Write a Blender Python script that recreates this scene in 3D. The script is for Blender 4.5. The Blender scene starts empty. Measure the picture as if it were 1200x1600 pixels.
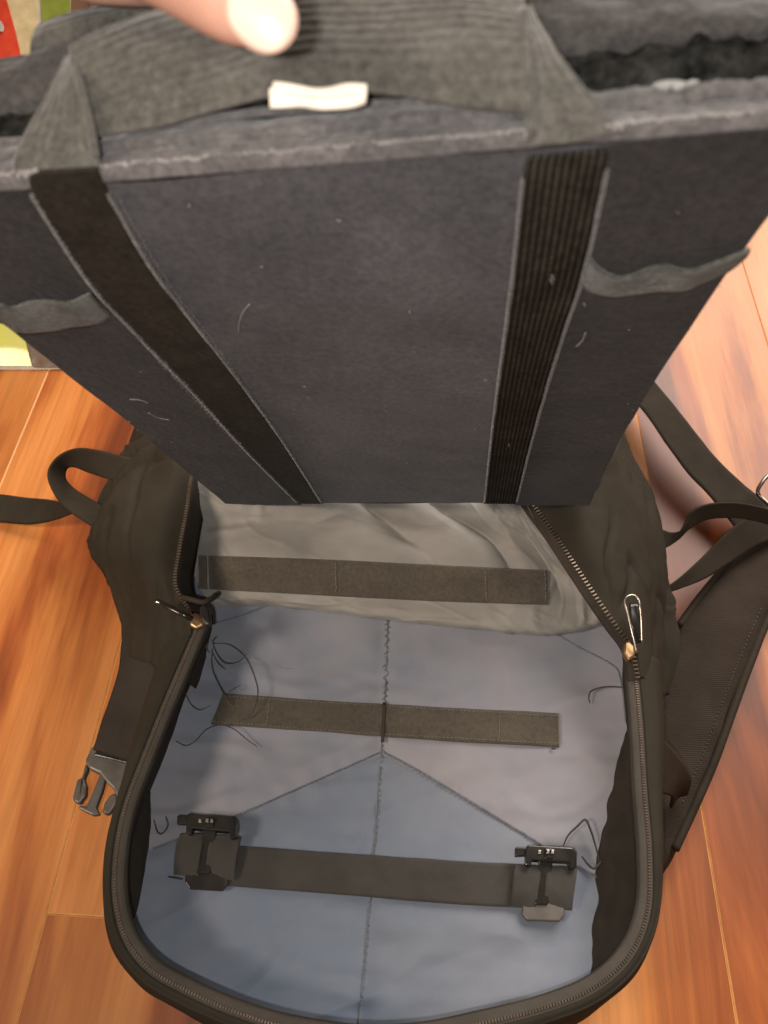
import bpy, bmesh, math, random
from mathutils import Vector, Matrix, noise
from mathutils.bvhtree import BVHTree
random.seed(7)
R = math.radians
sc = bpy.context.scene
col = sc.collection

# ------------------------------------------------------------------ camera
CAM_H = 0.55
FPX = 1250.0                      # focal length in pixels of the 1200x1600 photograph
cam_d = bpy.data.cameras.new('camera')
cam = bpy.data.objects.new('camera', cam_d); col.objects.link(cam)
cam_d.sensor_fit = 'VERTICAL'; cam_d.sensor_height = 36.0; cam_d.lens = FPX/1600*36
cam_d.clip_start = 0.01; cam_d.clip_end = 50
cam.location = (0, 0, CAM_H); cam.rotation_euler = (R(35), 0, 0)
cam_d.dof.use_dof = True; cam_d.dof.focus_distance = 0.48; cam_d.dof.aperture_fstop = 13.0
sc.camera = cam

# ------------------------------------------------------------------ light
w = bpy.data.worlds.new('World'); sc.world = w; w.use_nodes = True
bg = w.node_tree.nodes['Background']; bg.inputs[0].default_value = (1.0, 0.84, 0.70, 1); bg.inputs[1].default_value = 0.16
def lamp(name, kind, loc, target, energy, color, size=0.1, size_y=None):
    l = bpy.data.lights.new(name, kind); l.energy = energy; l.color = color
    if kind == 'AREA':
        l.size = size
        if size_y: l.shape = 'RECTANGLE'; l.size_y = size_y
    else: l.shadow_soft_size = size
    o = bpy.data.objects.new(name, l); col.objects.link(o); o.location = loc
    o.rotation_euler = (Vector(target)-Vector(loc)).to_track_quat('-Z', 'Y').to_euler()
    return o
# the phone's own flash, beside the lens
lamp('phone_flash', 'POINT', (-0.020, -0.030, CAM_H+0.022), (0, 0.2, 0), 4.2, (1.0, 0.95, 0.90), 0.006)
# warm ceiling lamp beyond the bag, mirrored in the varnish at the upper right
lamp('ceiling_lamp', 'AREA', (1.62, 2.50, 2.35), (0.35, 0.5, 0), 200, (1.0, 0.89, 0.80), 2.3)
# warm room light high behind left; soft cone added to dim the near end
rl = lamp('shaped_room_spot', 'SPOT', (-1.10, -0.25, 1.40), (-0.02, 0.46, 0), 108, (1.0, 0.82, 0.66), 0.20)
rl.data.spot_size = R(36); rl.data.spot_blend = 1.0
sc.view_settings.view_transform = 'Standard'; sc.view_settings.look = 'None'
sc.view_settings.exposure = 0.12; sc.view_settings.gamma = 1.0
sc.cycles.use_denoising = True
sc.cycles.max_bounces = 6

# ------------------------------------------------------------------ helpers
CR = Vector((1, 0, 0)); CU = Vector((0, math.cos(R(35)), math.sin(R(35)))); CB = Vector((0, -math.sin(R(35)), math.cos(R(35))))
C0 = Vector((0, 0, CAM_H))
def cam2w(x, y, z): return C0 + CR*x + CU*y + CB*z
def ray(u, v): return CR*((u-600)/FPX) + CU*((800-v)/FPX) - CB
def P(u, v, d): return C0 + ray(u, v)*d
def PZ(u, v, z):
    r = ray(u, v); return C0 + r*((z-CAM_H)/r.z)
def tag(o, label=None, cat=None, group=None, kind=None):
    if label: o['label'] = label
    if cat: o['category'] = cat
    if group: o['group'] = group
    if kind: o['kind'] = kind
    return o
def empty(name, loc, label, cat, kind=None):
    o = bpy.data.objects.new(name, None); col.objects.link(o); o.location = loc
    o.empty_display_size = 0.05
    return tag(o, label, cat, None, kind)
def wloc(p):
    v = Vector((0, 0, 0))
    while p: v += p.location; p = p.parent
    return v
def link(name, verts, faces, mat, parent=None, uvs=None, smooth=True, kind=None):
    off = wloc(parent)
    me = bpy.data.meshes.new(name)
    me.from_pydata([tuple(Vector(v)-off) for v in verts], [], faces)
    if uvs:
        ul = me.uv_layers.new(name='UVMap')
        for l in me.loops: ul.data[l.index].uv = uvs[l.vertex_index]
    for p in me.polygons: p.use_smooth = smooth
    me.materials.append(mat)
    o = bpy.data.objects.new(name, me); col.objects.link(o); o.parent = parent
    if kind: o['kind'] = kind
    return o
def cr(pts, t):
    n = len(pts)-1; t = max(0.0, min(1.0, t))*n; i = min(int(t), n-1); f = t-i
    p1, p2 = pts[i], pts[i+1]
    p0 = pts[i-1] if i > 0 else p1*2-p2
    p3 = pts[i+2] if i+2 <= n else p2*2-p1
    return 0.5*((2*p1) + (p2-p0)*f + (2*p0-5*p1+4*p2-p3)*f*f + (3*p1-p0-3*p2+p3)*f**3)
def grid(rows, nu, nv, disp=None):
    """rows: lists of Vectors (same or different lengths); nu along a row, nv across rows"""
    dense = [[cr(r, i/nu) for i in range(nu+1)] for r in rows]
    cols = [[cr([dense[k][i] for k in range(len(rows))], j/nv) for j in range(nv+1)] for i in range(nu+1)]
    V = [[cols[i][j] for i in range(nu+1)] for j in range(nv+1)]
    if disp:
        N = [[None]*(nu+1) for _ in range(nv+1)]
        for j in range(nv+1):
            for i in range(nu+1):
                a = V[j][min(i+1, nu)]-V[j][max(i-1, 0)]; b = V[min(j+1, nv)][i]-V[max(j-1, 0)][i]
                n = a.cross(b); n = n.normalized() if n.length > 1e-12 else Vector((0, 0, 1))
                if n.dot(C0-V[j][i]) < 0: n = -n
                N[j][i] = n
        V = [[V[j][i]+N[j][i]*disp(i/nu, j/nv, V[j][i]) for i in range(nu+1)] for j in range(nv+1)]
    return V
def sheet(name, rows, nu, nv, mat, parent, disp=None, thick=0.0, kind=None, label=None):
    V = grid(rows, nu, nv, disp)
    verts = [p for r in V for p in r]; uvs = []
    mid = V[nv//2]; acc = [0.0]
    for i in range(nu): acc.append(acc[-1]+(mid[i+1]-mid[i]).length)
    mc = [V[j][nu//2] for j in range(nv+1)]; acv = [0.0]
    for j in range(nv): acv.append(acv[-1]+(mc[j+1]-mc[j]).length)
    for j in range(nv+1):
        for i in range(nu+1): uvs.append((acc[i], acv[j]))
    q = nu+1
    faces = [(j*q+i, j*q+i+1, (j+1)*q+i+1, (j+1)*q+i) for j in range(nv) for i in range(nu)]
    o = link(name, verts, faces, mat, parent, uvs)
    if thick:
        m = o.modifiers.new('thickness', 'SOLIDIFY'); m.thickness = thick; m.offset = 0
    if kind: o['kind'] = kind
    if label: o['label'] = label
    return o
def strip2(name, A, B, nl, nw, mat, parent, disp=None, thick=0.0012, crown=0.0, label=None):
    """webbing between edge polylines A and B; u runs along the length"""
    return sheet(name, [A, B], nl, nw, mat, parent, disp, thick, label=label)
def tube(name, pts, rad, mat, parent, seg=8, n=None, kind=None, taper=False):
    n = n or max(2, (len(pts)-1)*6)
    path = [cr(pts, i/n) for i in range(n+1)]
    verts, faces = [], []
    up = Vector((0.13, 0.21, 0.97)).normalized()
    for i, p in enumerate(path):
        t = (path[min(i+1, n)]-path[max(i-1, 0)]).normalized()
        a = t.cross(up); a = a.normalized() if a.length > 1e-5 else Vector((1, 0, 0)); b = t.cross(a)
        rr = rad(i/n) if callable(rad) else rad
        for k in range(seg):
            an = 2*math.pi*k/seg; verts.append(p + a*math.cos(an)*rr + b*math.sin(an)*rr)
    for i in range(n):
        for k in range(seg):
            faces.append((i*seg+k, i*seg+(k+1) % seg, (i+1)*seg+(k+1) % seg, (i+1)*seg+k))
    faces.append(tuple(range(seg-1, -1, -1))); faces.append(tuple(n*seg+k for k in range(seg)))
    return link(name, verts, faces, mat, parent, None, True, kind)
def prism(name, pts2, top, thick, mat, parent, bevel=0.0008, holes=None):
    """pts2: list of world points (upper face); extruded by vector thick"""
    bm = bmesh.new(); off = wloc(parent)
    vs = [bm.verts.new(Vector(p)-off) for p in pts2]
    f = bm.faces.new(vs); f.normal_update()
    ret = bmesh.ops.extrude_face_region(bm, geom=[f])
    for e in ret['geom']:
        if isinstance(e, bmesh.types.BMVert): e.co += thick
    bmesh.ops.recalc_face_normals(bm, faces=bm.faces)
    me = bpy.data.meshes.new(name); bm.to_mesh(me); bm.free()
    me.materials.append(mat)
    o = bpy.data.objects.new(name, me); col.objects.link(o); o.parent = parent
    if bevel:
        m = o.modifiers.new('bevel', 'BEVEL'); m.width = bevel; m.segments = 2; m.limit_method = 'ANGLE'; m.angle_limit = R(30)
    for p in me.polygons: p.use_smooth = False
    return o
def bvh(o):
    off = wloc(o)
    return BVHTree.FromPolygons([v.co+off for v in o.data.vertices], [tuple(p.vertices) for p in o.data.polygons])
def drape(tree, u, v, off, fallback_z=0.03):
    r = ray(u, v).normalized()
    h = tree.ray_cast(C0, r)
    p = h[0] if h[0] is not None else PZ(u, v, fallback_z)
    return p - r*off
def NZ(p, s, o=0.0): return noise.noise(Vector(p)*s + Vector((o, o*1.7, -o)))
def pz(lst, z):
    return [PZ(a[0], a[1], a[2] if len(a) > 2 else z) for a in lst]

# ------------------------------------------------------------------ materials
class NT:
    def __init__(s, name):
        s.m = bpy.data.materials.new(name); s.m.use_nodes = True; s.t = s.m.node_tree; s.n = s.t.nodes; s.b = s.n['Principled BSDF']
    def a(s, kind, **k):
        n = s.n.new(kind)
        for q, v in k.items():
            if hasattr(n, q): setattr(n, q, v)
            else: n.inputs[q.replace('_', ' ')].default_value = v
        return n
    def l(s, a, b): s.t.links.new(a, b)
def ramp(t, stops):
    r = t.a('ShaderNodeValToRGB'); e = r.color_ramp.elements
    while len(e) > 1: e.remove(e[-1])
    e[0].position = stops[0][0]; e[0].color = (*stops[0][1], 1)
    for p, c in stops[1:]:
        x = e.new(p); x.color = (*c, 1)
    return r
def fabric(name, c1, c2, rough=0.8, scale=6, weave=1400, bump=0.15, sheen=0.2, speck=0.0, ribs=0.0, ribdir=1, spec=0.4, fuzz=0.0, ribc=0.25):
    t = NT(name)
    tc = t.a('ShaderNodeTexCoord'); ob = tc.outputs['Object']
    n1 = t.a('ShaderNodeTexNoise'); n1.inputs['Scale'].default_value = scale; n1.inputs['Detail'].default_value = 6; n1.inputs['Roughness'].default_value = 0.65
    t.l(ob, n1.inputs['Vector'])
    r1 = ramp(t, [(0.32, c1), (0.68, c2)]); t.l(n1.outputs['Fac'], r1.inputs['Fac']); colr = r1.outputs['Color']
    if fuzz:
        n3 = t.a('ShaderNodeTexNoise'); n3.inputs['Scale'].default_value = 420; n3.inputs['Detail'].default_value = 4; n3.inputs['Roughness'].default_value = 0.8
        t.l(ob, n3.inputs['Vector'])
        r3 = ramp(t, [(0.35, (0.55,)*3), (0.75, (1.0+fuzz,)*3)]); t.l(n3.outputs['Fac'], r3.inputs['Fac'])
        mx = t.a('ShaderNodeMix', data_type='RGBA', blend_type='MULTIPLY'); mx.inputs[0].default_value = 1
        t.l(colr, mx.inputs[6]); t.l(r3.outputs['Color'], mx.inputs[7]); colr = mx.outputs[2]
    if speck:
        n4 = t.a('ShaderNodeTexVoronoi'); n4.inputs['Scale'].default_value = 130; n4.inputs['Randomness'].default_value = 1
        t.l(ob, n4.inputs['Vector'])
        r4 = ramp(t, [(0.0, (1,)*3), (speck, (0,)*3)]); t.l(n4.outputs['Distance'], r4.inputs['Fac'])
        n5 = t.a('ShaderNodeTexNoise'); n5.inputs['Scale'].default_value = 22; t.l(ob, n5.inputs['Vector'])
        r5 = ramp(t, [(0.55, (0,)*3), (0.7, (1,)*3)]); t.l(n5.outputs['Fac'], r5.inputs['Fac'])
        m5 = t.a('ShaderNodeMath', operation='MULTIPLY'); t.l(r4.outputs['Color'], m5.inputs[0]); t.l(r5.outputs['Color'], m5.inputs[1])
        mx = t.a('ShaderNodeMix', data_type='RGBA'); t.l(m5.outputs[0], mx.inputs[0]); t.l(colr, mx.inputs[6]); mx.inputs[7].default_value = (0.35, 0.33, 0.30, 1); colr = mx.outputs[2]
    sx = t.a('ShaderNodeSeparateXYZ'); t.l(tc.outputs['UV'], sx.inputs[0])
    def wv(src, k, ph=0):
        m = t.a('ShaderNodeMath', operation='MULTIPLY'); t.l(src, m.inputs[0]); m.inputs[1].default_value = k
        s_ = t.a('ShaderNodeMath', operation='SINE'); t.l(m.outputs[0], s_.inputs[0]); return s_.outputs[0]
    a, b = wv(sx.outputs[0], weave*math.tau), wv(sx.outputs[1], weave*math.tau)
    mm = t.a('ShaderNodeMath', operation='MULTIPLY'); t.l(a, mm.inputs[0]); t.l(b, mm.inputs[1]); h = mm.outputs[0]
    if ribs:
        rb = wv(sx.outputs[ribdir], ribs*math.tau)
        ad = t.a('ShaderNodeMath', operation='MULTIPLY_ADD'); t.l(rb, ad.inputs[0]); ad.inputs[1].default_value = 6.4*ribc; t.l(h, ad.inputs[2]); h = ad.outputs[0]
        mr = t.a('ShaderNodeMapRange'); t.l(rb, mr.inputs[0]); mr.inputs[1].default_value = -1; mr.inputs[2].default_value = 1; mr.inputs[3].default_value = 1-ribc; mr.inputs[4].default_value = 1+ribc*.6
        mx = t.a('ShaderNodeMix', data_type='RGBA', blend_type='MULTIPLY'); mx.inputs[0].default_value = 1
        t.l(colr, mx.inputs[6]); t.l(mr.outputs[0], mx.inputs[7]); colr = mx.outputs[2]
    n6 = t.a('ShaderNodeTexNoise'); n6.inputs['Scale'].default_value = 260; n6.inputs['Detail'].default_value = 3; t.l(ob, n6.inputs['Vector'])
    ad = t.a('ShaderNodeMath', operation='MULTIPLY_ADD'); t.l(n6.outputs['Fac'], ad.inputs[0]); ad.inputs[1].default_value = 2.5; t.l(h, ad.inputs[2])
    bp = t.a('ShaderNodeBump'); bp.inputs['Strength'].default_value = bump; bp.inputs['Distance'].default_value = 0.0004
    t.l(ad.outputs[0], bp.inputs['Height']); t.l(bp.outputs['Normal'], t.b.inputs['Normal'])
    t.l(colr, t.b.inputs['Base Color'])
    t.b.inputs['Roughness'].default_value = rough; t.b.inputs['Specular IOR Level'].default_value = spec
    t.b.inputs['Sheen Weight'].default_value = sheen; t.b.inputs['Sheen Roughness'].default_value = 0.5
    return t.m
def plain(name, c, rough=0.4, metal=0.0, coat=0.0, var=0.15):
    t = NT(name); tc = t.a('ShaderNodeTexCoord')
    n = t.a('ShaderNodeTexNoise'); n.inputs['Scale'].default_value = 90; n.inputs['Detail'].default_value = 5; t.l(tc.outputs['Object'], n.inputs['Vector'])
    r = ramp(t, [(0.3, tuple(x*(1-var) for x in c)), (0.7, tuple(min(1, x*(1+var)) for x in c))]); t.l(n.outputs['Fac'], r.inputs['Fac']); t.l(r.outputs['Color'], t.b.inputs['Base Color'])
    r2 = ramp(t, [(0.3, (rough*0.8,)*3), (0.7, (min(1, rough*1.3),)*3)]); t.l(n.outputs['Fac'], r2.inputs['Fac']); t.l(r2.outputs['Color'], t.b.inputs['Roughness'])
    t.b.inputs['Metallic'].default_value = metal; t.b.inputs['Coat Weight'].default_value = coat
    return t.m

M = {}
M['shell'] = fabric('bag_nylon', (0.020, 0.0165, 0.011), (0.032, 0.0265, 0.018), 0.8, 14, 1500, 0.25, 0.0, spec=.15)
M['gusset'] = fabric('dark_gusset', (0.022, 0.018, 0.014), (0.042, 0.033, 0.025), 0.8, 20, 1500, 0.25, 0.0, spec=.2)
M['tape'] = fabric('zipper_tape', (0.032, 0.026, 0.019), (0.05, 0.040, 0.029), 0.7, 40, 1200, 0.4, 0.1)
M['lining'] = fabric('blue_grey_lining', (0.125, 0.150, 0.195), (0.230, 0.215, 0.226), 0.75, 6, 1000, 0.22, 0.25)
def tint_lower_shade(m):
    # shade over the lower lining, painted as a bluer tint below the inverted-V seam
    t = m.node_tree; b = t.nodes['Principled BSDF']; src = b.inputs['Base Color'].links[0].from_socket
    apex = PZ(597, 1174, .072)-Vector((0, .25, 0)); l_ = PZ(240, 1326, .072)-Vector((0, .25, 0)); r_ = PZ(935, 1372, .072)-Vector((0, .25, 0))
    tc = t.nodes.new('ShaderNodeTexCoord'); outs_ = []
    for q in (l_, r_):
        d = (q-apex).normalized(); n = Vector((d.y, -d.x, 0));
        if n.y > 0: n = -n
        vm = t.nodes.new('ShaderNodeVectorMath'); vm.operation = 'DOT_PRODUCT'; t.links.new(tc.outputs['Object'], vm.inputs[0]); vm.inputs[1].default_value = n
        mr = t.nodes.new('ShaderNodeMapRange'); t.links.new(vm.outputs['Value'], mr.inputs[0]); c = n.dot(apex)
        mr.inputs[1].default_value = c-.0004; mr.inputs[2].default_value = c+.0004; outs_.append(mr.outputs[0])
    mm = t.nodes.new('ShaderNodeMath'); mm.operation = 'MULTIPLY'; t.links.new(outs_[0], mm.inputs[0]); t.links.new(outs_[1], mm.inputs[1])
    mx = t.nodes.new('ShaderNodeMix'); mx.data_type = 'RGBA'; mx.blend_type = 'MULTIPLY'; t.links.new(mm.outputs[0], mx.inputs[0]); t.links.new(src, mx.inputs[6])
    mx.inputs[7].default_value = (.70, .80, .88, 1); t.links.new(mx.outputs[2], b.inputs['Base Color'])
tint_lower_shade(M['lining'])
M['roll'] = fabric('grey_coated_nylon', (0.160, 0.150, 0.134), (0.225, 0.211, 0.188), 0.62, 12, 1200, 0.12, 0.2, spec=0.5)
M['loop'] = fabric('olive_loop_tape', (0.068, 0.055, 0.039), (0.092, 0.075, 0.053), 0.8, 60, 900, 0.45, 0.2, fuzz=0.10)
M['strip'] = fabric('dark_grosgrain', (0.023, 0.020, 0.016), (0.036, 0.031, 0.025), 0.7, 60, 900, 0.45, 0.15)
M['web'] = fabric('brown_black_webbing', (0.021, 0.016, 0.010), (0.033, 0.025, 0.017), 0.75, 40, 900, 0.35, 0.0, ribs=700, ribc=0.07, spec=.15)
M['pad'] = fabric('padded_strap_mesh', (0.029, 0.021, 0.015), (0.043, 0.032, 0.024), 0.85, 30, 600, 0.5, 0.0, spec=.15)
M['felt'] = fabric('charcoal_felt', (0.038, 0.0375, 0.042), (0.092, 0.090, 0.097), 0.95, 16, 0, 0.35, 0.12, speck=0.012, fuzz=0.30, spec=0.05)
M['binding'] = fabric('grey_binding', (0.052, 0.047, 0.046), (0.095, 0.086, 0.084), 0.9, 45, 0, 0.8, 0.25, fuzz=0.6)
M['handle'] = fabric('worn_handle_webbing', (0.046, 0.043, 0.036), (0.092, 0.086, 0.074), 0.9, 30, 0, 0.5, 0.2, fuzz=0.45, spec=0.2, ribs=360, ribc=0.08)
M['ribweb'] = fabric('ribbed_black_webbing', (0.012, 0.011, 0.008), (0.026, 0.024, 0.018), 0.7, 50, 0, 0.4, 0.02, fuzz=0.6, spec=0.12)
M['tab'] = fabric('grey_green_tab', (0.052, 0.055, 0.047), (0.090, 0.092, 0.080), 0.9, 60, 0, 0.7, 0.2, fuzz=0.5, ribs=500, ribc=.08, spec=.1)
M['stitch'] = fabric('grey_stitching', (0.12, 0.11, 0.105), (0.21, 0.195, 0.185), 0.9, 200, 900, 0.8, 0.4)
M['brownstitch'] = fabric('brown_stitching', (0.13, 0.10, 0.07), (0.20, 0.16, 0.115), 0.9, 200, 900, 0.8, 0.3)
M['seam'] = fabric('blue_grey_seam', (0.085, 0.090, 0.105), (0.13, 0.135, 0.155), 0.9, 120, 900, 0.8, 0.3)
M['thread'] = fabric('dark_thread', (0.018, 0.015, 0.016), (0.035, 0.03, 0.03), 0.9, 200, 900, 0.5, 0.3)
M['fuzz'] = fabric('fuzzy_hook_tape', (0.003, 0.0032, 0.003), (0.024, 0.024, 0.022), 0.95, 160, 0, 1.0, 0.0, fuzz=1.0, spec=0.0)
M['white'] = fabric('cream_tag', (0.68, 0.62, 0.50), (0.78, 0.72, 0.60), 0.85, 60, 900, 0.4, 0.2)
M['lint'] = plain('pale_lint', (0.21, 0.21, 0.20), 0.8)
M['plastic'] = plain('black_plastic', (0.014, 0.012, 0.010), 0.22)
M['greyplastic'] = plain('worn_grey_plastic', (0.075, 0.066, 0.055), 0.38)
M['teeth'] = plain('zipper_metal', (0.16, 0.125, 0.09), 0.30, 0.75)
M['darkteeth'] = plain('dark_zipper_coil', (0.13, 0.095, 0.068), 0.3, 0.4)
M['brass'] = plain('worn_brass', (0.30, 0.19, 0.10), 0.38, 0.9)
M['steel'] = plain('bright_wire', (0.45, 0.40, 0.34), 0.3, 1.0)
M['darksteel'] = plain('dark_steel', (0.2, 0.18, 0.16), 0.25, 0.9)

# wood
def wood():
    t = NT('orange_laminate'); tc = t.a('ShaderNodeTexCoord'); oi = t.a('ShaderNodeObjectInfo')
    vm = t.a('ShaderNodeVectorMath', operation='MULTIPLY'); t.l(tc.outputs['Object'], vm.inputs[0]); vm.inputs[1].default_value = (1, 0.13, 1)
    cb = t.a('ShaderNodeCombineXYZ'); m = t.a('ShaderNodeMath', operation='MULTIPLY'); t.l(oi.outputs['Random'], m.inputs[0]); m.inputs[1].default_value = 37
    t.l(m.outputs[0], cb.inputs[2]); t.l(m.outputs[0], cb.inputs[1])
    va = t.a('ShaderNodeVectorMath', operation='ADD'); t.l(vm.outputs[0], va.inputs[0]); t.l(cb.outputs[0], va.inputs[1])
    n1 = t.a('ShaderNodeTexNoise'); n1.inputs['Scale'].default_value = 13; n1.inputs['Detail'].default_value = 5; n1.inputs['Roughness'].default_value = 0.55; n1.inputs['Distortion'].default_value = 0.6
    t.l(va.outputs[0], n1.inputs['Vector'])
    r1 = ramp(t, [(0.31, (0.125, 0.029, 0.008)), (0.42, (0.29, 0.075, 0.017)), (0.50, (0.44, 0.152, 0.036)), (0.66, (0.55, 0.222, 0.064))])
    t.l(n1.outputs['Fac'], r1.inputs['Fac'])
    vm2 = t.a('ShaderNodeVectorMath', operation='MULTIPLY'); t.l(va.outputs[0], vm2.inputs[0]); vm2.inputs[1].default_value = (1, 0.25, 1)
    n2 = t.a('ShaderNodeTexNoise'); n2.inputs['Scale'].default_value = 170; n2.inputs['Detail'].default_value = 9; n2.inputs['Roughness'].default_value = 0.75
    t.l(vm2.outputs[0], n2.inputs['Vector'])
    r2 = ramp(t, [(0.3, (0.74,)*3), (0.7, (1.12,)*3)]); t.l(n2.outputs['Fac'], r2.inputs['Fac'])
    mx = t.a('ShaderNodeMix', data_type='RGBA', blend_type='MULTIPLY'); mx.inputs[0].default_value = 1
    t.l(r1.outputs['Color'], mx.inputs[6]); t.l(r2.outputs['Color'], mx.inputs[7])
    mr = t.a('ShaderNodeMapRange'); t.l(oi.outputs['Random'], mr.inputs[0]); mr.inputs[3].default_value = 0.85; mr.inputs[4].default_value = 1.15
    mx2 = t.a('ShaderNodeMix', data_type='RGBA', blend_type='MULTIPLY'); mx2.inputs[0].default_value = 1
    t.l(mx.outputs[2], mx2.inputs[6]); t.l(mr.outputs[0], mx2.inputs[7]); t.l(mx2.outputs[2], t.b.inputs['Base Color'])
    n3 = t.a('ShaderNodeTexNoise'); n3.inputs['Scale'].default_value = 7; n3.inputs['Detail'].default_value = 4; t.l(tc.outputs['Object'], n3.inputs['Vector'])
    mr3 = t.a('ShaderNodeMapRange'); t.l(n3.outputs['Fac'], mr3.inputs[0]); mr3.inputs[3].default_value = 0.36; mr3.inputs[4].default_value = 0.50
    t.l(mr3.outputs[0], t.b.inputs['Roughness'])
    bp = t.a('ShaderNodeBump'); bp.inputs['Strength'].default_value = 0.12; bp.inputs['Distance'].default_value = 0.0006
    t.l(n2.outputs['Fac'], bp.inputs['Height']); t.l(bp.outputs['Normal'], t.b.inputs['Normal'])
    t.b.inputs['Specular IOR Level'].default_value = 0.36
    return t.m
M['wood'] = wood()
M['edge'] = plain('plank_edge', (0.62, 0.30, 0.10), 0.5)
M['subfloor'] = plain('subfloor_dark', (0.20, 0.09, 0.04), 0.9)
def skin():
    t = NT('skin'); tc = t.a('ShaderNodeTexCoord')
    n = t.a('ShaderNodeTexNoise'); n.inputs['Scale'].default_value = 45; n.inputs['Detail'].default_value = 5; t.l(tc.outputs['Object'], n.inputs['Vector'])
    r = ramp(t, [(0.3, (0.37, 0.19, 0.135)), (0.7, (0.46, 0.26, 0.19))]); t.l(n.outputs['Fac'], r.inputs['Fac']); t.l(r.outputs['Color'], t.b.inputs['Base Color'])
    t.b.inputs['Roughness'].default_value = 0.5; t.b.inputs['Subsurface Weight'].default_value = 0.25; t.b.inputs['Subsurface Radius'].default_value = (0.006, 0.002, 0.001); t.b.inputs['Subsurface Scale'].default_value = 0.6
    v = t.a('ShaderNodeTexVoronoi'); v.inputs['Scale'].default_value = 700; t.l(tc.outputs['Object'], v.inputs['Vector'])
    bp = t.a('ShaderNodeBump'); bp.inputs['Strength'].default_value = 0.15; bp.inputs['Distance'].default_value = 0.0003; t.l(v.outputs['Distance'], bp.inputs['Height']); t.l(bp.outputs['Normal'], t.b.inputs['Normal'])
    return t.m
M['skin'] = skin()
M['nail'] = plain('thumbnail', (0.56, 0.38, 0.30), 0.3, 0, 0.3, 0.05)
M['red'] = plain('red_print', (0.72, 0.055, 0.018), 0.4, 0, 0.3)
M['cream'] = plain('cream_print', (0.70, 0.56, 0.30), 0.45, 0, 0.3)
M['green'] = plain('green_print', (0.25, 0.30, 0.035), 0.45, 0, 0.3)
M['lime'] = plain('lime_print', (0.50, 0.50, 0.06), 0.45, 0, 0.3)
M['card'] = plain('pale_card', (0.6, 0.55, 0.48), 0.7)
M['brownside'] = plain('brown_side_print', (0.10, 0.055, 0.028), 0.5)

# ------------------------------------------------------------------ floor
YAW = R(3.4)
fd = Vector((math.sin(YAW), math.cos(YAW), 0)); fr = Vector((math.cos(YAW), -math.sin(YAW), 0))
a1 = PZ(115, 1270, 0); a2 = PZ(1098, 1270, 0)
o1 = a1.dot(fr); PW = (a2.dot(fr)-o1)/3
floor = empty('floor', (0, 0, 0), None, None, 'structure')
sub = link('subfloor', [(-2.6, -2.0, -0.008), (2.6, -2.0, -0.008), (2.6, 4.2, -0.008), (-2.6, 4.2, -0.008)], [(0, 1, 2, 3)], M['subfloor'], floor)
PL = 1.21; T = 0.007; G = 0.00008; CH = 0.0008
def plank_mesh():
    x0, x1, y0, y1 = G, PW-G, G, PL-G
    me = bpy.data.meshes.new('plank')
    V = [(x0, y0, -T), (x1, y0, -T), (x1, y1, -T), (x0, y1, -T), (x0, y0, -CH), (x1, y0, -CH), (x1, y1, -CH), (x0, y1, -CH),
         (x0+CH, y0+CH, 0), (x1-CH, y0+CH, 0), (x1-CH, y1-CH, 0), (x0+CH, y1-CH, 0)]
    F = [(0, 1, 5, 4), (1, 2, 6, 5), (2, 3, 7, 6), (3, 0, 4, 7), (4, 5, 9, 8), (5, 6, 10, 9), (6, 7, 11, 10), (7, 4, 8, 11), (8, 9, 10, 11)]
    me.from_pydata(V, [], F); me.materials.append(M['wood']); me.materials.append(M['edge'])
    for i in (4, 5, 6, 7): me.polygons[i].material_index = 1
    return me
pm = plank_mesh()
yend = PZ(118, 1430, 0).dot(fd)
for k in range(-16, 17):
    if k == 0: s0 = yend
    elif abs(k) > 6: s0 = yend + random.uniform(0.1, PL)
    else: s0 = [-.10, -.28, -.16, -.05, -.22, -.12, 0, -.3, -.2, -.26, -.14, -.30, -.18][k+6]
    for j in range(-3, 4):
        y0 = s0 + j*PL
        if y0 > 4 or y0+PL < -1.8: continue
        p = bpy.data.objects.new('plank', pm); col.objects.link(p); p.parent = floor
        p.location = fr*(o1+k*PW) + fd*y0; p.rotation_euler = (0, 0, -YAW)

# ------------------------------------------------------------------ backpack
bag_base = Vector((0, 0.25, 0))
bag = empty('backpack', bag_base, 'dark backpack lying open on the wood floor with grey lining and unzipped main pocket', 'backpack')

RZ = 0.110; LZ = 0.072
loop_px = [(312, 972), (292, 1020), (258, 1100), (222, 1190), (196, 1260), (182, 1330), (180, 1400), (196, 1465), (235, 1515), (300, 1552),
           (370, 1582), (450, 1606), (560, 1622), (660, 1618), (750, 1600), (850, 1575), (930, 1542), (985, 1490), (1012, 1420),
           (1014, 1330), (1006, 1230), (1000, 1130), (990, 1022)]
LP = pz(loop_px, RZ); NLOOP = 260
loopc = [cr(LP, i/NLOOP) for i in range(NLOOP+1)]
def outn(i):
    t = (loopc[min(i+2, NLOOP)]-loopc[max(i-2, 0)]); n = Vector((t.y, -t.x, 0)).normalized()
    # loop runs left side -> bottom -> right: outward is to the right of travel direction mirrored
    c = PZ(600, 1250, RZ)
    if n.dot(loopc[i]-c) < 0: n = -n
    return n
outs = [outn(i) for i in range(NLOOP+1)]
def wsc(t):     # outward width along the loop
    a = max(0.0, 1-t/0.20); b = max(0.0, (t-0.80)/0.20)
    return 1.0 + 1.6*a*a*(3-2*a) + 1.25*b*b*(3-2*b)
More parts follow.
